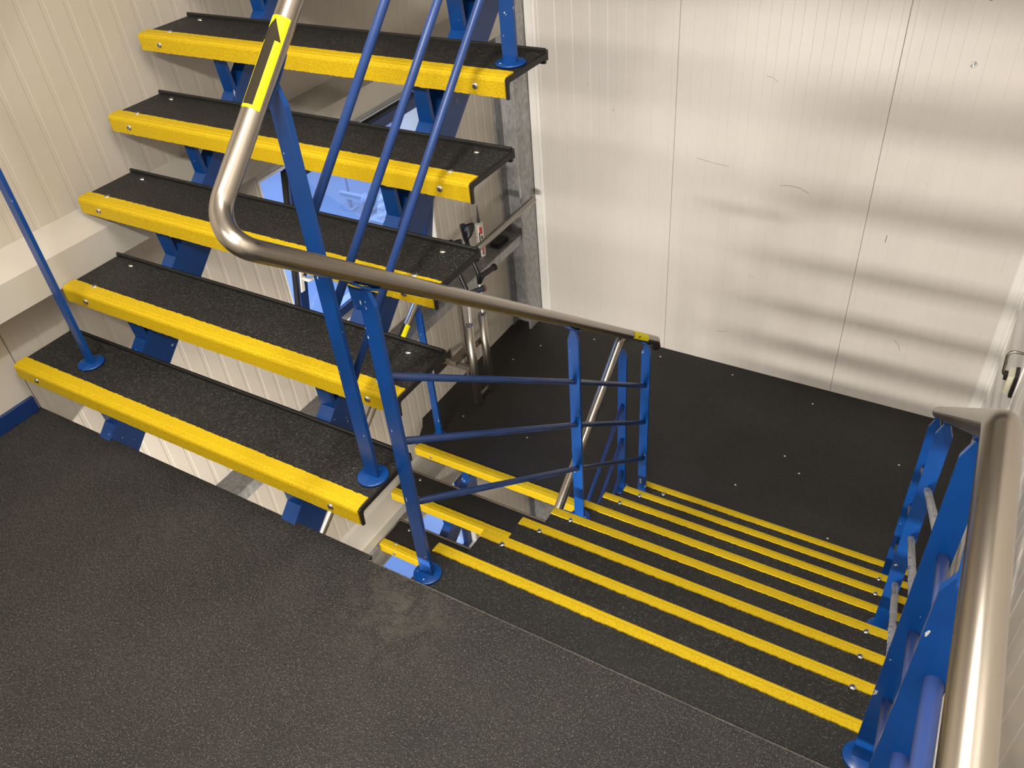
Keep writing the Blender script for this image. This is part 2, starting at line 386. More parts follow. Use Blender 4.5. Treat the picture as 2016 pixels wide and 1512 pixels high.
scuff([(2.10, -0.47), (2.098, -0.51)], 0.0016)
scuff([(1.10, -0.22), (1.20, -0.235), (1.28, -0.24)], 0.0005)
scuff([(2.25, -1.06), (2.28, -1.09), (2.29, -1.12)])
scuff([(1.30, -1.28), (1.36, -1.265)]); scuff([(1.45, -0.86), (1.48, -0.865)], 0.0006)
scuff([(0.47, 0.10), (0.472, 0.095)], 0.0015); scuff([(0.62, -0.02), (0.623, -0.03)], 0.0015)
scuff([(1.42, 0.24), (1.45, 0.235), (1.48, 0.215)], 0.0005)
tag(b.build('scuff_mark', SCUFF, wf), kind='stuff')

wr = empty('wall_right', (XR, 0, 0), kind='structure', label='glossy white wall close on the right')
for (a0, a1) in ((YN, -0.55), (-0.546, 0.45), (0.454, 1.93)):
    panel(wr, 'y', XR, -1, a0, a1, ZD, ZT, PANEL, pitch=0.1015, groove=0.05, depth=0.0009, first=0.03)
panel(wr, 'y', XR, -1, 2.90, YF, ZD, ZT, PANEL, pitch=None)
panel(wr, 'y', XR, -1, 1.93, 2.90, 0.62, ZT, PANEL)
panel(wr, 'y', XR, -1, 1.93, 2.90, ZD, ZB, PANEL)
wn = empty('wall_near', (0, YN, 0), kind='structure')
for (a0, a1) in ((XL, 0.971), (0.975, 1.988), (1.992, XR)):
    panel(wn, 'x', YN, 1, a0, a1, ZD, ZT, PANEL, pitch=0.1015, groove=0.05, depth=0.0009, first=0.02)

# trims
t1 = empty('trim_1', (XL, 0, 0.39), kind='structure', label='cream boxed ledge along the upper left wall')
b = MB(); b.prism([(XL, 0.53), (0.045, 0.505), (0.085, 0.492), (0.085, 0.388), (0.079, 0.388), (0.079, 0.486), (0.045, 0.497), (XL, 0.52)], 'y', YN, 1.13); b.build('ledge_cover', LEDGE, t1)
b = MB(); b.prism([(XL, 0.53), (0.045, 0.505), (0.085, 0.492), (0.085, 0.388), (0.079, 0.388), (0.079, 0.486), (0.045, 0.497), (XL, 0.52)], 'y', 1.133, 2.88); b.build('ledge_cover', LEDGE, t1)
b = MB(); b.box(XL, 0.078, YN, 2.88, 0.40, 0.41); b.build('soffit', LEDGE, t1)
t2 = empty('trim_2', (XL, 0, -1.83), kind='structure', label='cream boxed ledge low on the left wall beside the lower flight')
b = MB(); b.prism([(XL, -1.72), (-0.02, -1.735), (0.075, -1.755), (0.085, -1.765), (0.085, -1.830), (0.079, -1.830), (0.079, -1.775), (XL, -1.745)], 'y', -0.6, 2.88); b.build('ledge_cover', LEDGE, t2)
b = MB(); b.box(XL, 0.078, -0.6, 2.88, -1.822, -1.815); b.build('soffit', LEDGE, t2)
b = MB(); b.bbox(0.064, 0.104, -0.6, 1.12, -1.885, -1.832, 0.002); b.build('angle_rail', GALV, t2)
t3 = empty('trim_3', (0.135, YF, ZB), kind='structure', label='white corner flashing beside the galvanised column')
b = MB(); b.prism([(0.106, YF - 0.004), (0.110, YF - 0.010), (0.150, YF - 0.010), (0.153, YF - 0.004), (0.170, YF - 0.003), (0.170, YF), (0.106, YF)], 'z', ZB, ZT); b.build('flashing', TRIM, t3)
t4 = empty('trim_4', (2.72, YF, ZB), kind='structure', label='white corner flashing between far wall and right wall')
b = MB(); b.prism([(2.686, YF - 0.001), (2.690, YF - 0.005), (2.722, YF - 0.006), (2.726, YF - 0.010), (2.742, YF - 0.012), (2.742, YF - 0.05), (XR, YF - 0.05), (XR, YF - 0.001)], 'z', ZB, ZT); b.build('flashing', TRIM, t4)
bb = empty('baseboard_left', (XL, 0, 0), kind='structure', label='navy blue baseboard on the left of the near landing')
b = MB(); b.bbox(XL, XL + 0.012, YN, -0.010, 0.0, 0.058, 0.002); b.build('board', BLUE_DARK, bb)

# door in the right wall
d1 = empty('door_1', (XR, 2.42, ZB), kind='structure', label='white flush door in the right wall at the lower landing')
b = MB(); b.bbox(XR - 0.004, XR + 0.03, 1.945, 2.885, ZB + 0.01, 0.60, 0.002); b.build('door_leaf', TRIM, d1)
b = MB(); b.bbox(XR - 0.005, XR + 0.03, 2.8905, 2.925, ZB, 0.62, 0.001); b.bbox(XR - 0.005, XR + 0.03, 1.905, 1.9395, ZB, 0.62, 0.001); b.bbox(XR - 0.005, XR + 0.03, 1.905, 2.925, 0.605, 0.64, 0.001); b.build('door_frame', TRIM, d1)
b = MB(); b.box(XR - 0.002, XR + 0.02, 1.9396, 1.9449, ZB + 0.01, 0.60); b.box(XR - 0.002, XR + 0.02, 2.8851, 2.8904, ZB + 0.01, 0.60); b.build('door_seal', SCUFF, d1)
b = MB(); b.tube(fillet([(XR + 0.002, 1.97, -0.265), (2.688, 1.97, -0.265), (2.696, 1.97, -0.374), (XR - 0.02, 1.97, -0.374)], 0.022), 0.0055, 12)
dh = b.build('door_handle', STEEL, d1)
b = MB(); b.bbox(2.712, 2.733, 1.935, 1.995, -0.432, -0.350, 0.003); dl = b.build('lock_case', CREAM, d1)
b = MB(); b.bbox(2.7332, XR - 0.001, 1.925, 2.0, -0.436, -0.346, 0.003); b.bbox(2.700, 2.7118, 1.955, 1.985, -0.385, -0.362, 0.001); b.build('lock_cover', BLACK_PL, dl)

# windows in the left wall
def window(name, Wd, lab, tilt):
    # opening cut straight through the panel wall; the blue sash is hung at the bottom and tips into the stairwell by `tilt`
    y0, y1, z0, z1 = Wd
    wd = empty(name, (XL, (y0 + y1) / 2, z0), kind='structure', label=lab)
    b = MB(); T = 0.010
    b.box(-0.19, XL + 0.002, y0 - 0.002, y0 + 0.002, z0, z1); b.box(-0.19, XL + 0.002, y1 - T, y1 + 0.002, z0, z1)
    b.box(-0.19, XL + 0.002, y0 + 0.002, y1 - T, z0 - 0.002, z0 + T); b.box(-0.19, XL + 0.002, y0 + 0.002, y1 - T, z1 - T, z1 + 0.002)
    b.build('reveal', TRIM, wd)
    piv = Vector((-0.072, 0, z0 + 0.012)); M = Matrix.Rotation(tilt, 4, 'Y')
    hs = (z1 - z0) + (0.055 if tilt else -0.02); ya_, yb_ = (y0 + 0.012, y1 - 0.012); F = 0.068
    def put(b, nm, mt, par=wd):
        b.v = [tuple(M @ Vector((p[0], p[1], p[2])) + piv) for p in b.v]
        return b.build(nm, mt, par)
    b = MB(); b.bbox(-0.028, 0.0, ya_ + 0.012, ya_ + F, 0, hs, 0.004); b.bbox(-0.028, 0.0, yb_ - F, yb_, 0, hs, 0.004)
    b.bbox(-0.0275, -0.0005, ya_ + F + 0.0004, yb_ - F - 0.0004, hs - 0.06, hs, 0.004); b.bbox(-0.0275, -0.0005, ya_ + F + 0.0004, yb_ - F - 0.0004, 0, 0.045, 0.004)
    sash = put(b, 'window_frame', BLUE_DARK)
    b = MB(); b.box(-0.026, -0.004, ya_, ya_ + 0.0118, 0, hs); b.box(-0.026, -0.004, ya_ + F, yb_ - F, hs + 0.0005, hs + 0.008); b.box(-0.003, 0.0005, ya_ + F + 0.0005, yb_ - F - 0.0005, 0.0455, 0.053); put(b, 'gasket', BLACK_EDGE, sash)
    b = MB(); b.box(-0.017, -0.012, ya_ + F, yb_ - F, 0.045, hs - 0.06); put(b, 'pane', GLASS, sash)
    return wd, sash, put
wd1, sash1, put1 = window('window_1', W1, 'blue framed window tipped open in the left wall behind the up flight', math.radians(11.5))
b = MB(); b.bbox(0.0005, 0.009, 1.166, 1.192, 0.325, 0.445, 0.004); b.tube(fillet([(0.008, 1.179, 0.405), (0.040, 1.179, 0.402), (0.042, 1.265, 0.390)], 0.012), 0.0105, 12)
put1(b, 'window_handle', WHITE_PL, sash1)
window('window_2', W2, 'blue framed lower window in the left wall glimpsed under the lower steps', 0.0)

# hall seen through the windows
HX0, HX1, HY0, HY1 = -7.0, -0.19, -2.0, 9.5
wh = empty('wall_hall', (HX0, 0, ZC), kind='structure')
b = MB(); b.box(HX0 - 0.1, HX0, HY0, HY1, ZC, 3.0); b.build('panel', HALL_M, wh)
b = MB(); b.box(HX0, HX1, HY1, HY1 + 0.1, ZC, 3.0); b.build('panel', HALL_M, wh)
b = MB(); b.box(HX0, HX1, HY0 - 0.1, HY0, ZC, 3.0); b.build('panel', HALL_M, wh)
tag(MB().box(HX0, HX1, HY0, HY1, ZC - 0.1, ZC).build('floor', HALL_F), kind='structure', label='pale concrete hall floor seen through the blue window')
tag(MB().box(HX0, HX1, HY0, HY1, 3.0, 3.1).build('ceiling', HALL_M), kind='structure')
sf = empty('machine_stand', (-4.42, 6.11, ZC), 'pale steel stand with bolted feet and cross beam in the hall beyond the blue window', 'stand')
for (x, y) in ((-4.42, 6.11), (-4.62, 7.25), (-5.6, 6.4)):
    b = MB(); b.bbox(x - 0.022, x + 0.022, y - 0.022, y + 0.022, ZC + 0.012, ZC + 1.6, 0.003); b.build('leg', HALL_M, sf)
    b = MB(); b.bbox(x - 0.085, x + 0.085, y - 0.07, y + 0.07, ZC, ZC + 0.012, 0.002); b.build('foot_plate', HALL_M, sf)
b = MB()
for z in (0.17, 0.235): b.box(-4.50, -4.12, 6.03, 6.085, ZC + z, ZC + z + 0.008)
b.box(-4.50, -4.12, 6.054, 6.061, ZC + 0.178, ZC + 0.235); b.build('beam', HALL_M, sf)
b = MB(); b.tube([(-4.42, 6.13, ZC + 0.42), (-4.60, 7.22, ZC + 0.62)], 0.014, 8); b.build('brace', HALL_M, sf)
b = MB(); b.tube([(-4.42, 6.13, ZC + 1.55), (-4.62, 7.25, ZC + 1.55)], 0.02, 8); b.tube([(-4.62, 7.22, ZC + 1.55), (-5.6, 6.42, ZC + 1.55)], 0.02, 8); b.build('top_bar', HALL_M, sf)
b = MB(); b.lathe([(0.03, 0), (0.085, 0.0), (0.085, 0.03), (0.055, 0.035), (0.055, 0.075), (0.085, 0.08), (0.085, 0.11), (0.03, 0.11)], (-4.119, 6.08, ZC + 0.19), (1, 0, 0), 24); b.build('drum', HALL_M, sf)
wp = empty('wrapped_pallet', (-3.72, 6.05, ZC), 'bright plastic wrapped bundle on a low pallet in the hall, right of the pale stand', 'pallet')
b = MB()
for k in range(3): b.bbox(-3.92, -3.52, 5.88 + 0.14 * k, 5.96 + 0.14 * k, ZC, ZC + 0.045, 0.002)
b.build('pallet_runner', HALL_M, wp)
b = MB(); b.bbox(-3.93, -3.51, 5.86, 6.26, ZC + 0.0452, ZC + 0.06, 0.002); b.build('pallet_deck', HALL_M, wp)
rq = random.Random(11); b = MB(); vs = []
for i in range(9):
    for q in range(20):
        an = 2 * PI * q / 20; t = i / 8; r_ = (0.17 * (1 - 0.45 * t * t) if i < 8 else 0.03) * rq.uniform(0.86, 1.1)
        vs.append((-3.72 + r_ * math.cos(an), 6.06 + r_ * math.sin(an), ZC + 0.061 + 0.30 * t + (rq.uniform(-0.012, 0.012) if i else 0)))
b.add(vs, [(i * 20 + q, i * 20 + (q + 1) % 20, (i + 1) * 20 + (q + 1) % 20, (i + 1) * 20 + q) for i in range(8) for q in range(20)] + [list(range(20))[::-1], list(range(160, 180))]); b.build('bundle', TRIM, wp)

# lamps (out of frame)
def lamp(loc, sx, sy, lab, axis):
    l = empty('ceiling_light', loc, lab, 'lamp'); x, y, z = loc
    b = MB()
    if axis == 'wall': b.bbox(x - sx / 2, x + sx / 2, y - 0.12, y - 0.03, z - 0.05, z + 0.05, 0.01)
    else: b.bbox(x - sx / 2, x + sx / 2, y - sy / 2, y + sy / 2, z + 0.02, z + 0.069, 0.01)
    b.build('housing', WHITE_PL, l); return l
lamp(LAMP_A[0], 1.36, 0.1, 'long white strip lamp on the wall behind the camera', 'wall')
lamp(LAMP_B[0], 0.18, 1.36, 'long white strip lamp under the ceiling above the down flight', 'ceil')
lamp(LAMP_C[0], 1.26, 0.1, 'long white strip lamp below the near landing', 'wall')
lamp(LAMP_D[0], 1.26, 0.1, 'long white strip lamp one storey below the near landing', 'wall')

# ------------------------------------------------------------------ staircases
def add_tread(parent, name, meshes, loc, screws_f, screws_t, d=1):
    plate, lip, nose, edge, L = meshes
    t = link(name, plate, parent, Vector(loc) - base_of(parent))
    link('back_lip', lip, t); link('nosing', nose, t)
    if edge: link('side_edge', edge, t, (L, 0, 0))
    for x in screws_f:
        o = link('screw', SCREW_F, t, (x, -0.001 * d, -0.026))
        if d < 0: o.rotation_euler = (0, 0, PI)
    for (x, y) in screws_t: link('screw', SCREW_T, t, (x, y * d, 0.002 if y < 0.046 else -0.001))
    return t
XR_UP = 1.374
H, G, Z1, Y1, D = 0.1894, 0.204, 0.2055, -0.0256, 0.217
up = empty('staircase', (0.7, 0, 0), 'open up flight with black grit treads and yellow nosings on the left', 'staircase')
cache = {}
def tset(x0, x1, D_, d=1, w_=0.046, mt=None, lipm=None, lip=0.010):
    k = (round(x0, 3), round(x1, 3), D_, d)
    if k not in cache: L = x1 - x0 - 0.006; cache[k] = (plate_mesh(L, D_, d, mats=mt), lip_mesh(L, D_, d, lip, lipm), nosing_mesh(L, w_, d), edge_mesh(D_, d), L)
    return cache[k]
left = {1: 0.0, 2: 0.090}
def sx(v, x0): return v - x0
for i in range(1, 9):
    x0 = left.get(i, 0.013); y, z = Y1 + G * (i - 1), Z1 + H * (i - 1)
    lx = 0.19 if i == 2 else 0.103
    tops = [(lx - x0, 0.183), (1.283 - x0, 0.176)] + ([(lx - x0, 0.044), (1.287 - x0, 0.044)] if i not in (1,) else [])
    if i == 5: tops = [(lx - x0, 0.183), (lx + 0.012 - x0, 0.044)]
    if i == 1: tops = []
    add_tread(up, 'tread', tset(x0, XR_UP, D), (x0, y, z), [lx - x0, 1.28 - x0], tops)
def stringer(parent, xa, xb, ya, yb, line, depth, mt=BLUE):
    z = lambda y: line[0] + line[1] * y
    b = MB(); b.prism([(ya, z(ya)), (yb, z(yb)), (yb, z(yb) - depth), (ya, z(ya) - depth)], 'x', xa, xb); return b.build('stringer', mt, parent)
UPL = (Z1 - 0.22 - 0.928 * Y1, 0.928)
for xa in (0.272, 1.040):
    stringer(up, xa, xa + 0.050, -0.30, 1.60, UPL, 0.165)
    for i in range(1, 9):
        y, z = Y1 + G * (i - 1), Z1 + H * (i - 1); yb = y + 0.060; zb = UPL[0] + UPL[1] * yb
        b = MB(); pr = [(y + 0.042, z - 0.013), (y + 0.050, z - 0.013), (yb + 0.008, zb + 0.004), (yb + 0.006, zb - 0.002), (yb - 0.006, zb - 0.006)]
        b.prism(pr, 'x', xa + 0.002, xa + 0.048); b.prism([(y + 0.02, z - 0.0125), (y + 0.195, z - 0.0125), (y + 0.195, z - 0.020), (y + 0.02, z - 0.020)], 'x', xa + 0.002, xa + 0.048)
        b.prism([(y + 0.185, z - 0.020), (y + 0.193, z - 0.020), (y + 0.193, UPL[0] + UPL[1] * (y + 0.193) - 0.002), (y + 0.185, UPL[0] + UPL[1] * (y + 0.185) - 0.002)], 'x', xa + 0.002, xa + 0.048)
        b.build('bracket', BLUE, up)

dn = empty('staircase', (2.0, 0, ZB), 'down flight with yellow-edged black treads on the right leading to the lower landing', 'staircase')
HD, GD, YD, DD = 0.167, 0.2215, 0.227, 0.244
XD0, XD1 = 1.380, 2.660
for j in range(8):
    y, z = YD + GD * j, -HD * (j + 1)
    st = [(1.462 - XD0, 0.036), (2.505 - XD0, 0.037)] if j in (1, 2, 3, 5, 6) else ([(1.50 - XD0, 0.05)] if j == 7 else [])
    add_tread(dn, 'tread', tset(XD0, XD1, DD, -1, 0.0375, lip=0.0), (XD0, y, z), [0.08, 1.12], st, -1)
DNL = (-0.167 - 0.205 + 0.755 * 0.227 - 0.02, -0.754)
for xa in (1.60, 2.42):
    stringer(dn, xa, xa + 0.05, 0.0, 1.76, DNL, 0.165)
    for j in range(8):
        y, z = YD + GD * j, -HD * (j + 1); yb = y - 0.06; zb = DNL[0] + DNL[1] * yb
        b = MB(); b.prism([(y - 0.050, z - 0.013), (y - 0.042, z - 0.013), (yb + 0.006, zb - 0.006), (yb - 0.008, zb + 0.002)], 'x', xa + 0.002, xa + 0.048)
        b.prism([(y - 0.21, z - 0.0125), (y - 0.02, z - 0.0125), (y - 0.02, z - 0.020), (y - 0.21, z - 0.020)], 'x', xa + 0.002, xa + 0.048); b.build('bracket', BLUE, dn)

lo = empty('staircase', (0.7, 0.5, ZC), 'lower flight of yellow-edged treads below the up flight, rising to the lower landing', 'staircase')
GL, YL0, DL = 0.227, 1.600, 0.205
for k in range(0, 9):
    y, z = YL0 - GL * k, ZB - HD * k
    x0 = {0: 0.067, 1: 0.034}.get(k, 0.088)
    if k == 0:
        nm = nosing_mesh(1.32 - x0); n_ = link('nosing', nm, lo, Vector((x0, y, z + 0.0005)) - base_of(lo))
        for x in (0.11, 1.18): link('screw', SCREW_F, n_, (x, -0.001, -0.026))
        continue
    add_tread(lo, 'tread', tset(x0, 1.32, DL, 1, 0.046, mt=RUBBER, lipm=BROWN_EDGE, lip=0.004), (x0, y, z), [0.10, 1.18], [(0.09, 0.16), (1.18, 0.16), (0.085, 0.044)])
LOL = (ZB - 0.205 - HD / GL * YL0, HD / GL)
for xa in (0.33, 0.98):
    stringer(lo, xa, xa + 0.05, -0.2, 1.72, LOL, 0.165)
    for k in range(0, 9):
        y, z = YL0 - GL * k, ZB - HD * k; yb = y + 0.06; zb = LOL[0] + LOL[1] * yb
        b = MB(); b.prism([(y + 0.042, z - 0.013), (y + 0.050, z - 0.013), (yb + 0.008, zb + 0.004), (yb - 0.006, zb - 0.006)], 'x', xa + 0.002, xa + 0.048)
        b.prism([(y + 0.02, z - 0.0125), (y + 0.185, z - 0.0125), (y + 0.185, z - 0.020), (y + 0.02, z - 0.020)], 'x', xa + 0.002, xa + 0.048); b.build('bracket', BLUE, lo)

# ------------------------------------------------------------------ railings
TR = 0.0205
def post(parent, x, y, zb, zt, slope, w_=0.040, t=0.011, plate=True, mt=BLUE, rail=True):
    # flat bar with a pencil-point top and a bent saddle under the handrail
    b = MB(); hw = w_ / 2; tp = 0.045; tw = 0.007
    poly = [(x - hw, zb + 0.004), (x + hw, zb + 0.004), (x + hw, zt - tp), (x + tw, zt - 0.004), (x - tw, zt - 0.004), (x - hw, zt - tp)]
    b.prism(poly, 'y', y - t / 2, y + t / 2)
    p = b.build('post', mt, parent)
    if plate:
        b = MB(); b.lathe([(0.040, 0.0), (0.040, 0.004), (0.037, 0.006), (0.002, 0.0062)], (x, y, zb), (0, 0, 1), 28); b.build('base_plate', mt, p)
    if rail:
        s = slope; L = 0.036; b = MB()
        pr = []
        for q in range(9):
            u = -L + 2 * L * q / 8; dip = 0.007 * (abs(u) / L) ** 2
            pr.append((y + u, zt + s * u + 0.004 - dip * 0.0 - 0.006 * (1 - (u / L) ** 2)))
        poly = pr + [(yy, zz - 0.006) for yy, zz in reversed(pr)]
        b.prism(poly, 'x', x - 0.012, x + 0.012); b.build('saddle', mt, p)
    return p
def rod(parent, pts, r=0.0098, mt=BLUE_ROD):
    b = MB(); b.tube(pts, r, 12); return b.build('rod', mt, parent)
def rail_under(line, y): return line[0] + line[1] * y - TR * math.sqrt(1 + line[1] ** 2) - 0.001

UPR = (1.137, 0.95); DNR = (0.882, -0.763)
mr = empty('stair_railing', (1.37, 0.1, 0), 'blue railing between the up and down flights with a stainless handrail bent like a V', 'railing')
yk = (DNR[0] - UPR[0]) / (UPR[1] - DNR[1]); zk = UPR[0] + UPR[1] * yk
XU, XDN = 1.336, 1.412
def bez(p0, t0, p1, t1, h, n=18):
    p0, t0, p1, t1 = map(Vector, (p0, t0, p1, t1)); c0 = p0 + t0 * h; c1 = p1 - t1 * h; o = []
    for i in range(n + 1):
        t = i / n; o.append(p0 * (1 - t) ** 3 + c0 * (3 * t * (1 - t) ** 2) + c1 * (3 * t * t * (1 - t)) + p1 * t ** 3)
    return o
ya, yb1 = -0.090, -0.122
hr_pts = [(XU, 1.75, UPR[0] + UPR[1] * 1.75)] + bez((XU, ya, UPR[0] + UPR[1] * ya), (0, -0.725, -0.688), (XDN, yb1, DNR[0] + DNR[1] * yb1), (0, 0.795, -0.606), 0.054) + [(XDN, 1.76, DNR[0] + DNR[1] * 1.76), (XDN - 0.004, 1.785, DNR[0] + DNR[1] * 1.785 - 0.03)]
b = MB(); b.tube(hr_pts, TR, 28); hr = b.build('handrail', STEEL, mr)
# arrow label wrapped round the handrail
def wrap(axis_a, axis_b, radius, polys, mats, name, parent, off=0.0):
    A = Vector(axis_a); B = Vector(axis_b); ax = (B - A).normalized(); L = (B - A).length
    c = CAM - (A + B) / 2; c = (c - ax * c.dot(ax)).normalized(); lat = ax.cross(c) * -1
    # positive angle = towards the right-hand side of the tube as photographed
    if lat.dot(right) < 0: lat = -lat
    out = []
    for k, (grid, mt) in enumerate(zip(polys, mats)):
        b = MB()
        for (s0, s1, lo0, hi0, lo1, hi1) in grid:
            n = 10; ms = 4; vs = []
            for i in range(ms + 1):
                f = i / ms; s = s0 + (s1 - s0) * f; lo_ = lo0 + (lo1 - lo0) * f; hi_ = hi0 + (hi1 - hi0) * f
                for q in range(n + 1):
                    a = math.radians(lo_ + (hi_ - lo_) * q / n)
                    vs.append(A + ax * (L * s) + (c * math.cos(a) + lat * math.sin(a)) * (radius + 0.0004 * (k + 1) + off))
            fs = [(i * (n + 1) + q, i * (n + 1) + q + 1, (i + 1) * (n + 1) + q + 1, (i + 1) * (n + 1) + q) for i in range(ms) for q in range(n)]
            b.add(vs, fs, 0, True)
        out.append(b.build(name[k], mt, parent))
    return out
# yellow rectangle and black arrow (shaft + head), s along the label, angles in degrees
ARROW_Y = [(0.0, 1.0, -130, 27, -108, 27)]
ARROW_K = [(0.035, 0.74, -73, -13, -73, -13), (0.735, 0.74, -125, 15, -125, 15), (0.74, 0.965, -125, 15, -43, -42)]
sa = lambda y: (XU, y, UPR[0] + UPR[1] * y)
st = wrap(sa(0.020), sa(0.142), TR, [ARROW_Y, ARROW_K], [STK_Y, STK_K], ['arrow_label', 'arrow_print'], hr)
st[0]['label'] = 'yellow label with a black arrow pointing up the handrail'
sb = lambda y: (XDN, y, DNR[0] + DNR[1] * y)
wrap(sb(1.64), sb(1.49), TR, [[(0, 1, -30, 60, -30, 60)], [(0.62, 0.72, 0, 20, -20, 0)]], [STK_Y, STK_K], ['arrow_label', 'arrow_print'], hr)
pA = post(mr, 1.332, 0.086, Z1, rail_under(UPR, 0.086), UPR[1])
pE = post(mr, 1.325, 0.896, Z1 + 4 * H, rail_under(UPR, 0.896), UPR[1])
for z0 in (0.505, 0.705, 0.920):
    zz = lambda y: z0 + 0.955 * (y - 0.10)
    rod(mr, [(1.332, 0.086, zz(0.086)), (1.330, 0.896, zz(0.896)), (1.330, 1.45, zz(1.45))])
pB = post(mr, 1.414, 0.116, -HD, rail_under(DNR, 0.116), DNR[1])
pC = post(mr, 1.414, 1.018, -HD * 5, rail_under(DNR, 1.018), DNR[1])
pD = post(mr, 1.414, 1.662, -HD * 8, rail_under(DNR, 1.662), DNR[1])
for z0, z1, z2 in ((0.517, -0.154, -0.647), (0.318, -0.352, -0.858), (0.107, -0.572, -1.082)):
    rod(mr, [(1.414, 0.120, z0 + 0.01), (1.414, 1.018, z1 + 0.008), (1.414, 1.662, z2 + 0.008)], mt=BLUE_ROD_DIM)

rr = empty('stair_railing', (2.56, 0.1, 0), 'blue railing with a brushed handrail along the right wall, close to the camera', 'railing')
XRR = 2.563
ZRL = 0.955; DN2 = (0.912, -0.777)
b = MB(); b.tube(fillet([(2.616, -1.42, ZRL), (2.5545, (DN2[0] - ZRL) / -DN2[1], ZRL), (2.530, 1.76, DN2[0] + DN2[1] * 1.76)], [0.05], 12), 0.0222, 30); b.build('handrail', STEEL, rr)
post(rr, 2.556, -0.268, 0.0, ZRL - 0.0225, 0.0, w_=0.044)
post(rr, 2.556, 0.135, -HD, rail_under(DN2, 0.135), DN2[1], w_=0.043)
post(rr, 2.541, 1.020, -HD * 5, rail_under(DN2, 1.020), DN2[1], w_=0.043)
post(rr, 2.531, 1.665, -HD * 8, rail_under(DN2, 1.665), DN2[1], w_=0.043)
for za, z0, z1, z2 in ((0.735, 0.515, -0.164, -0.660), (0.555, 0.301, -0.372, -0.868), (0.345, 0.072, -0.595, -1.095)):
    rod(rr, [(2.610, -1.40, za), (XRR, -0.268, za)], 0.0115, BLUE_ROD_LIT)
    rod(rr, [(XRR, -0.268, za - 0.01), (XRR, 0.135, z0)], 0.0098, BLUE_ROD_LIT)
    rod(rr, [(XRR, 0.135, z0), (2.546, 1.020, z1), (2.534, 1.665, z2)], 0.0098, GREY_ROD_LIT)
post(rr, 2.606, -1.35, 0.0, ZRL - 0.0225, 0.0, w_=0.044)

lr = empty('stair_railing', (0.23, 0.09, Z1), 'slim blue post railing at the left end of the lowest up-flight tread', 'railing')
post(lr, 0.230, 0.090, Z1, 1.12, 0.95, w_=0.030, t=0.012)
post(lr, 0.230, 0.896, Z1 + 4 * H + 0.36 - 0.36, 1.9, 0.95, w_=0.030, t=0.012) if False else None
b = MB(); b.tube(fillet([(0.230, -0.14, 0.955), (0.230, -0.06, 1.0), (0.230, 0.42, 1.455)], 0.05), TR, 20); b.build('handrail', STEEL, lr)

ll = empty('stair_railing', (0.13, 1.74, ZB), 'stainless wall-side handrail with a blue post at the lower landing edge', 'railing')
LLS = 0.755
hl = [(0.150, 2.945, -0.586), (0.150, 1.735, -0.585), (0.145, -0.30, -0.585 - LLS * 2.035)]
b = MB(); b.tube(fillet(hl, 0.05), 0.0195, 20); hlo = b.build('handrail', STEEL, ll)
ly = lambda y: (0.1495, y, -0.585 - LLS * (1.735 - y))
wrap(ly(1.555), ly(1.635), 0.0195, [[(0, 1, -20, 60, -20, 60)], [(0.0, 1.0, -80, -20, -80, -20)]], [STK_Y, STK_K], ['arrow_label', 'arrow_print'], hlo)
post(ll, 0.138, 1.750, ZB, -0.620, 0.0, w_=0.040, t=0.012)

l2 = empty('stair_railing', (1.235, 1.82, ZB), 'blue railing with sloping rods on the lower flight beside the down flight', 'railing')
LRS = 0.77; LRZ = lambda y: -0.505 - LRS * (1.75 - y)
b = MB(); b.tube(fillet([(1.385, 1.835, -0.535), (1.27, 1.835, -0.520), (1.250, 1.76, -0.505), (1.250, -0.3, LRZ(-0.3))], [0.03, 0.05], 8), TR, 24); b.build('handrail', STEEL, l2)
post(l2, 1.236, 1.822, ZB, -0.60, 0.0, w_=0.042, rail=False)
for z0 in (-0.93, -1.15, -1.37):
    rod(l2, [(1.240, 1.815, z0), (1.240, 0.2, z0 - LRS * 1.615)], 0.0098)

# ------------------------------------------------------------------ steelwork on the left wall
col = empty('steel_column', (0.03, 2.96, ZD), 'galvanised steel column in the far left corner', 'column')
b = MB(); b.bbox(0.090, 0.104, 2.886, 3.045, ZD, ZT, 0.0015); b.build('flange', GALV, col)
b = MB(); b.bbox(XL + 0.001, -0.028, 2.886, 3.045, ZD, ZT, 0.0015); b.build('flange', GALV_DIM, col)
b = MB(); b.box(-0.028, 0.090, 2.955, 2.965, ZD, ZT); b.build('web', GALV, col)
gi = empty('steel_girder', (0.0, 1.2, -0.87), 'galvanised channel girder along the left wall carrying the cartridge', 'girder')
ZG = -0.80
b = MB(); b.bbox(XL + 0.001, 0.084, -0.6, 2.886, ZG - 0.007, ZG, 0.001); b.build('web', GALV_DIM, gi)
b = MB(); b.bbox(0.077, 0.084, -0.6, 2.886, ZG - 0.062, ZG - 0.0072, 0.001); b.build('flange', GALV, gi)
for (x, y) in ((0.0, 2.79), (0.03, 2.81)):
    b = MB(); b.lathe([(0.008, 0), (0.008, 0.004), (0.004, 0.005)], (x, y, ZG), (0, 0, 1), 8); b.build('bolt', ZINC, gi)

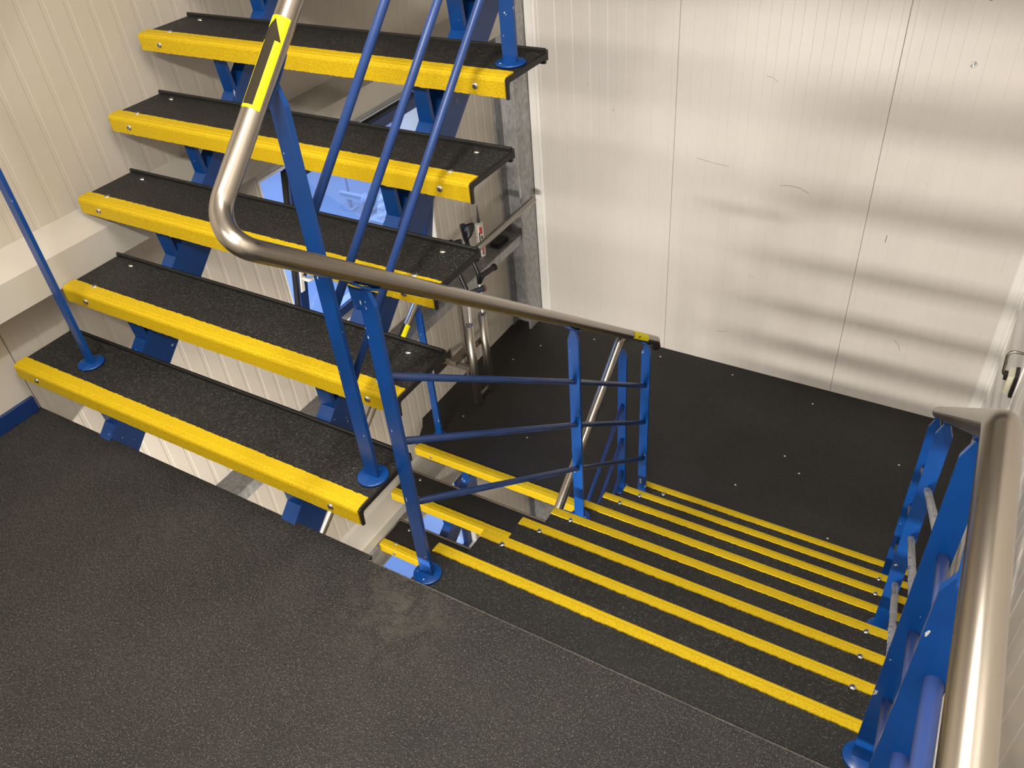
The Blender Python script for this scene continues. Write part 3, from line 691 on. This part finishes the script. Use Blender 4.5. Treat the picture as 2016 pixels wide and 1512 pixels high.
# crutch stand: two floor tubes braced off the wall
ch = empty('crutch_stand', (0.18, 2.15, ZB), 'stainless stand of two upright tubes holding the crutches', 'stand')
TUB = ((0.190, 2.090, -0.941), (0.186, 2.234, -0.955))
for (x, y, zt) in TUB:
    b = MB(); rO, rI = 0.0235, 0.0205; z0 = ZB + 0.006
    b.lathe([(rI, 0.02), (rI, zt - z0), (rO, zt - z0), (rO, 0.0), (rI, 0.0), (0.001, 0.0)], (x, y, z0), (0, 0, 1), 24); o = b.build('tube', STEEL_DULL, ch)
    b = MB(); b.lathe([(0.0215, 0), (0.0215, 0.0065)], (x, y, ZB), (0, 0, 1), 18); b.build('foot_cap', BLACK_PL, o)
b = MB(); b.bbox(0.145, 0.160, 2.10, 2.25, -1.165, -1.135, 0.001); b.bbox(0.150, 0.168, 2.225, 2.243, -1.17, -1.13, 0.001); b.bbox(0.10, 0.145, 1.985, 2.16, -1.17, -1.14, 0.001); b.build('cross_bar', STEEL_DULL, ch)
b = MB(); b.bbox(-0.034, 0.175, 2.065, 2.090, -1.255, -1.225, 0.001); b.build('arm', STEEL_DULL, ch)
b = MB(); b.bbox(XL, XL + 0.006, 2.00, 2.18, -1.32, -1.23, 0.001); b.build('wall_plate', STEEL_DULL, ch)
b = MB(); b.bbox(0.120, 0.142, 2.098, 2.120, -1.35, -0.83, 0.001); b.build('upright', STEEL_DULL, ch)
b = MB(); b.bbox(0.175, 0.188, 2.10, 2.23, -1.49, -1.465, 0.001); b.build('foot_bar', STEEL_DULL, ch)

def crutch(x, y, ztube, dx, dy, zh, lab, grip_mat, cap_mat, tiltg):
    c = empty('crutch', (x, y, ZB + 0.03), lab, 'crutch', 'crutches in the floor stand')
    p0 = Vector((x, y, ZB + 0.035)); ph = Vector((x + dx, y + dy, zh))
    b = MB(); b.tube([p0, ph], 0.0098, 12); b.build('pole', ALU, c)
    # moulded black upper: sleeve, bent back to the cuff
    d = (ph - p0).normalized()
    s0 = ph - d * 0.05; s1 = ph + d * 0.015; s2 = s1 + Vector((-0.045, 0.005, 0.11)); s3 = s2 + Vector((-0.03, 0.02, 0.09))
    b = MB(); b.tube(fillet([s0, s1, s2, s3], 0.05), [0.0135] * 3 + [0.0125] * 30, 12) if False else b.tube(fillet([s0, s1, s2, s3], 0.05, 6), 0.0130, 12); b.build('upper_shaft', BLACK_PL, c)
    g0 = ph + Vector((0.004, 0.006, -0.012)); gd = Vector((0.02, 0.13, tiltg))
    b = MB(); b.tube([g0 - d * 0.03, g0 + gd * 0.25], 0.009, 10); b.build('grip_web', BLACK_PL, c)
    path = [g0 + gd * t for t in (0.0, 0.12, 0.3, 0.5, 0.7, 0.86, 0.9)]
    b = MB(); b.tube(path, [0.013, 0.0155, 0.0145, 0.0158, 0.0148, 0.0165, 0.0165], 16); gr = b.build('hand_grip', grip_mat, c)
    b = MB(); b.tube([g0 + gd * 0.9, g0 + gd * 0.98, g0 + gd], [0.020, 0.020, 0.015], 18); b.build('grip_cap', cap_mat, gr)
    # cuff: an open C-shaped shell
    cc = s3 + Vector((0.0, 0.0, 0.02)); axu = (s3 - s2).normalized(); fwdv = Vector((0.25, 0.95, 0)).normalized()
    u = (fwdv - axu * fwdv.dot(axu)).normalized(); v = axu.cross(u); b = MB(); vs = []; n = 18
    for k in range(2):
        for i in range(5):
            hgt = -0.045 + 0.09 * i / 4
            for q in range(n + 1):
                a = math.radians(70 + 220 * q / n); edge = math.sin(PI * q / n)
                hh = hgt * (0.10 + 0.90 * edge ** 0.7) + 0.035 * (1 - edge)
                vs.append(cc + axu * hh + (u * math.cos(a) + v * math.sin(a)) * (0.044 - 0.004 * k) + u * 0.03)
    fs = []
    W = n + 1
    for k in range(2):
        o = k * 5 * W
        for i in range(4):
            for q in range(n): fs.append((o + i * W + q, o + i * W + q + 1, o + (i + 1) * W + q + 1, o + (i + 1) * W + q))
    for i in range(4):
        for q in (0, n): fs.append((i * W + q, (i + 1) * W + q, 5 * W + (i + 1) * W + q, 5 * W + i * W + q))
    for q in range(n):
        for i in (0, 4): fs.append((i * W + q, i * W + q + 1, 5 * W + i * W + q + 1, 5 * W + i * W + q))
    b.add(vs, fs, 0, True); b.build('cuff', BLACK_PL, c)
    return c
crutch(0.190, 2.090, -0.94, -0.016, 0.045, -0.755, 'nearer forearm crutch in the stand with navy grip and brown end cap', NAVY_PL, CAP_BR, -0.035)
crutch(0.186, 2.234, -0.95, -0.016, 0.035, -0.725, 'further forearm crutch in the stand with all black grip', BLACK_PL, BLACK_PL, 0.0)

# sealant cartridge on the girder
CX, CY = -0.005, 2.575
ca = empty('sealant_cartridge', (CX, CY, ZG), 'white sealant cartridge with red and black print standing on the girder', 'cartridge')
b = MB(); b.lathe([(0.021, 0.0), (0.0235, 0.003), (0.0235, 0.205), (0.022, 0.212), (0.012, 0.216), (0.008, 0.217)], (CX, CY, ZG), (0, 0, 1), 24); body = b.build('body', WHITE_PL, ca)
b = MB(); b.lathe([(0.010, 0.0), (0.0095, 0.018), (0.0075, 0.02), (0.0025, 0.105), (0.0015, 0.106)], (CX, CY, ZG + 0.2172), (0, 0, 1), 14); b.build('nozzle', GREY_PL, ca)
def cyl_patch(a0, a1, z0, z1, mt, name, k=1):
    b = MB(); vs = []; n = 6; base = math.atan2(CAM.y - CY, CAM.x - CX)
    for z in (z0, z1):
        for q in range(n + 1):
            a = base + math.radians(a0 + (a1 - a0) * q / n); r = 0.0235 + 0.0003 * k
            vs.append((CX + r * math.cos(a), CY + r * math.sin(a), ZG + z))
    b.add(vs, [(q, q + 1, n + 2 + q, n + 1 + q) for q in range(n)], 0, True); return b.build(name, mt, body)
# angles: negative = left as seen, positive = right
for (a0, a1, z0, z1, mt) in ((-5, 38, 0.150, 0.195, RED_PL), (-14, 2, 0.075, 0.160, PRINT_K), (8, 40, 0.080, 0.108, RED_PL), (8, 40, 0.030, 0.060, RED_PL), (10, 38, 0.115, 0.140, GREY_PL), (5, 40, 0.018, 0.028, GREY_PL)):
    cyl_patch(a0, a1, z0, z1, mt, 'print')
rnd = random.Random(3)
b = MB(); base = math.atan2(CAM.y - CY, CAM.x - CX)
for k in range(9):                                   # illegible slanted black lettering running down the left side
    z = 0.190 - k * 0.0145
    for (a0, dz0, a1, dz1) in ((-62, 0.0, -30, 0.007), (-62, 0.006, -34, -0.002)) if k % 2 else ((-62, 0.002, -30, 0.002), (-46, -0.003, -40, 0.008)):
        P = []
        for t in (0, 0.5, 1):
            a = base + math.radians(a0 + (a1 - a0) * t); P.append((CX + 0.0238 * math.cos(a), CY + 0.0238 * math.sin(a), ZG + z + dz0 + (dz1 - dz0) * t))
        b.tube(P, 0.0011, 4)
tag(b.build('lettering', PRINT_K, body), kind='stuff')

# black pouch lying on the girder
PX, PY = 0.020, 2.735
po = empty('pouch', (PX, PY, ZG), 'flat black case lying on the girder beside the cartridge', 'case')
b = MB(); oc = [(-0.030, -0.060), (0.026, -0.066), (0.034, -0.052), (0.034, 0.050), (0.024, 0.066), (-0.026, 0.062), (-0.034, 0.050), (-0.034, -0.050)]
b.prism([(PX + p, PY + q) for p, q in oc], 'z', ZG, ZG + 0.018); b.prism([(PX + p * 0.8, PY + q * 0.85) for p, q in oc], 'z', ZG + 0.018, ZG + 0.026); b.build('case_body', BLACK_PL, po)
b = MB(); b.tube(fillet([(PX + 0.034, PY - 0.03, ZG + 0.012), (PX + 0.046, PY - 0.01, ZG + 0.012), (PX + 0.046, PY + 0.03, ZG + 0.012), (PX + 0.034, PY + 0.045, ZG + 0.012)], 0.01), 0.004, 8); b.build('loop', BLACK_PL, po)
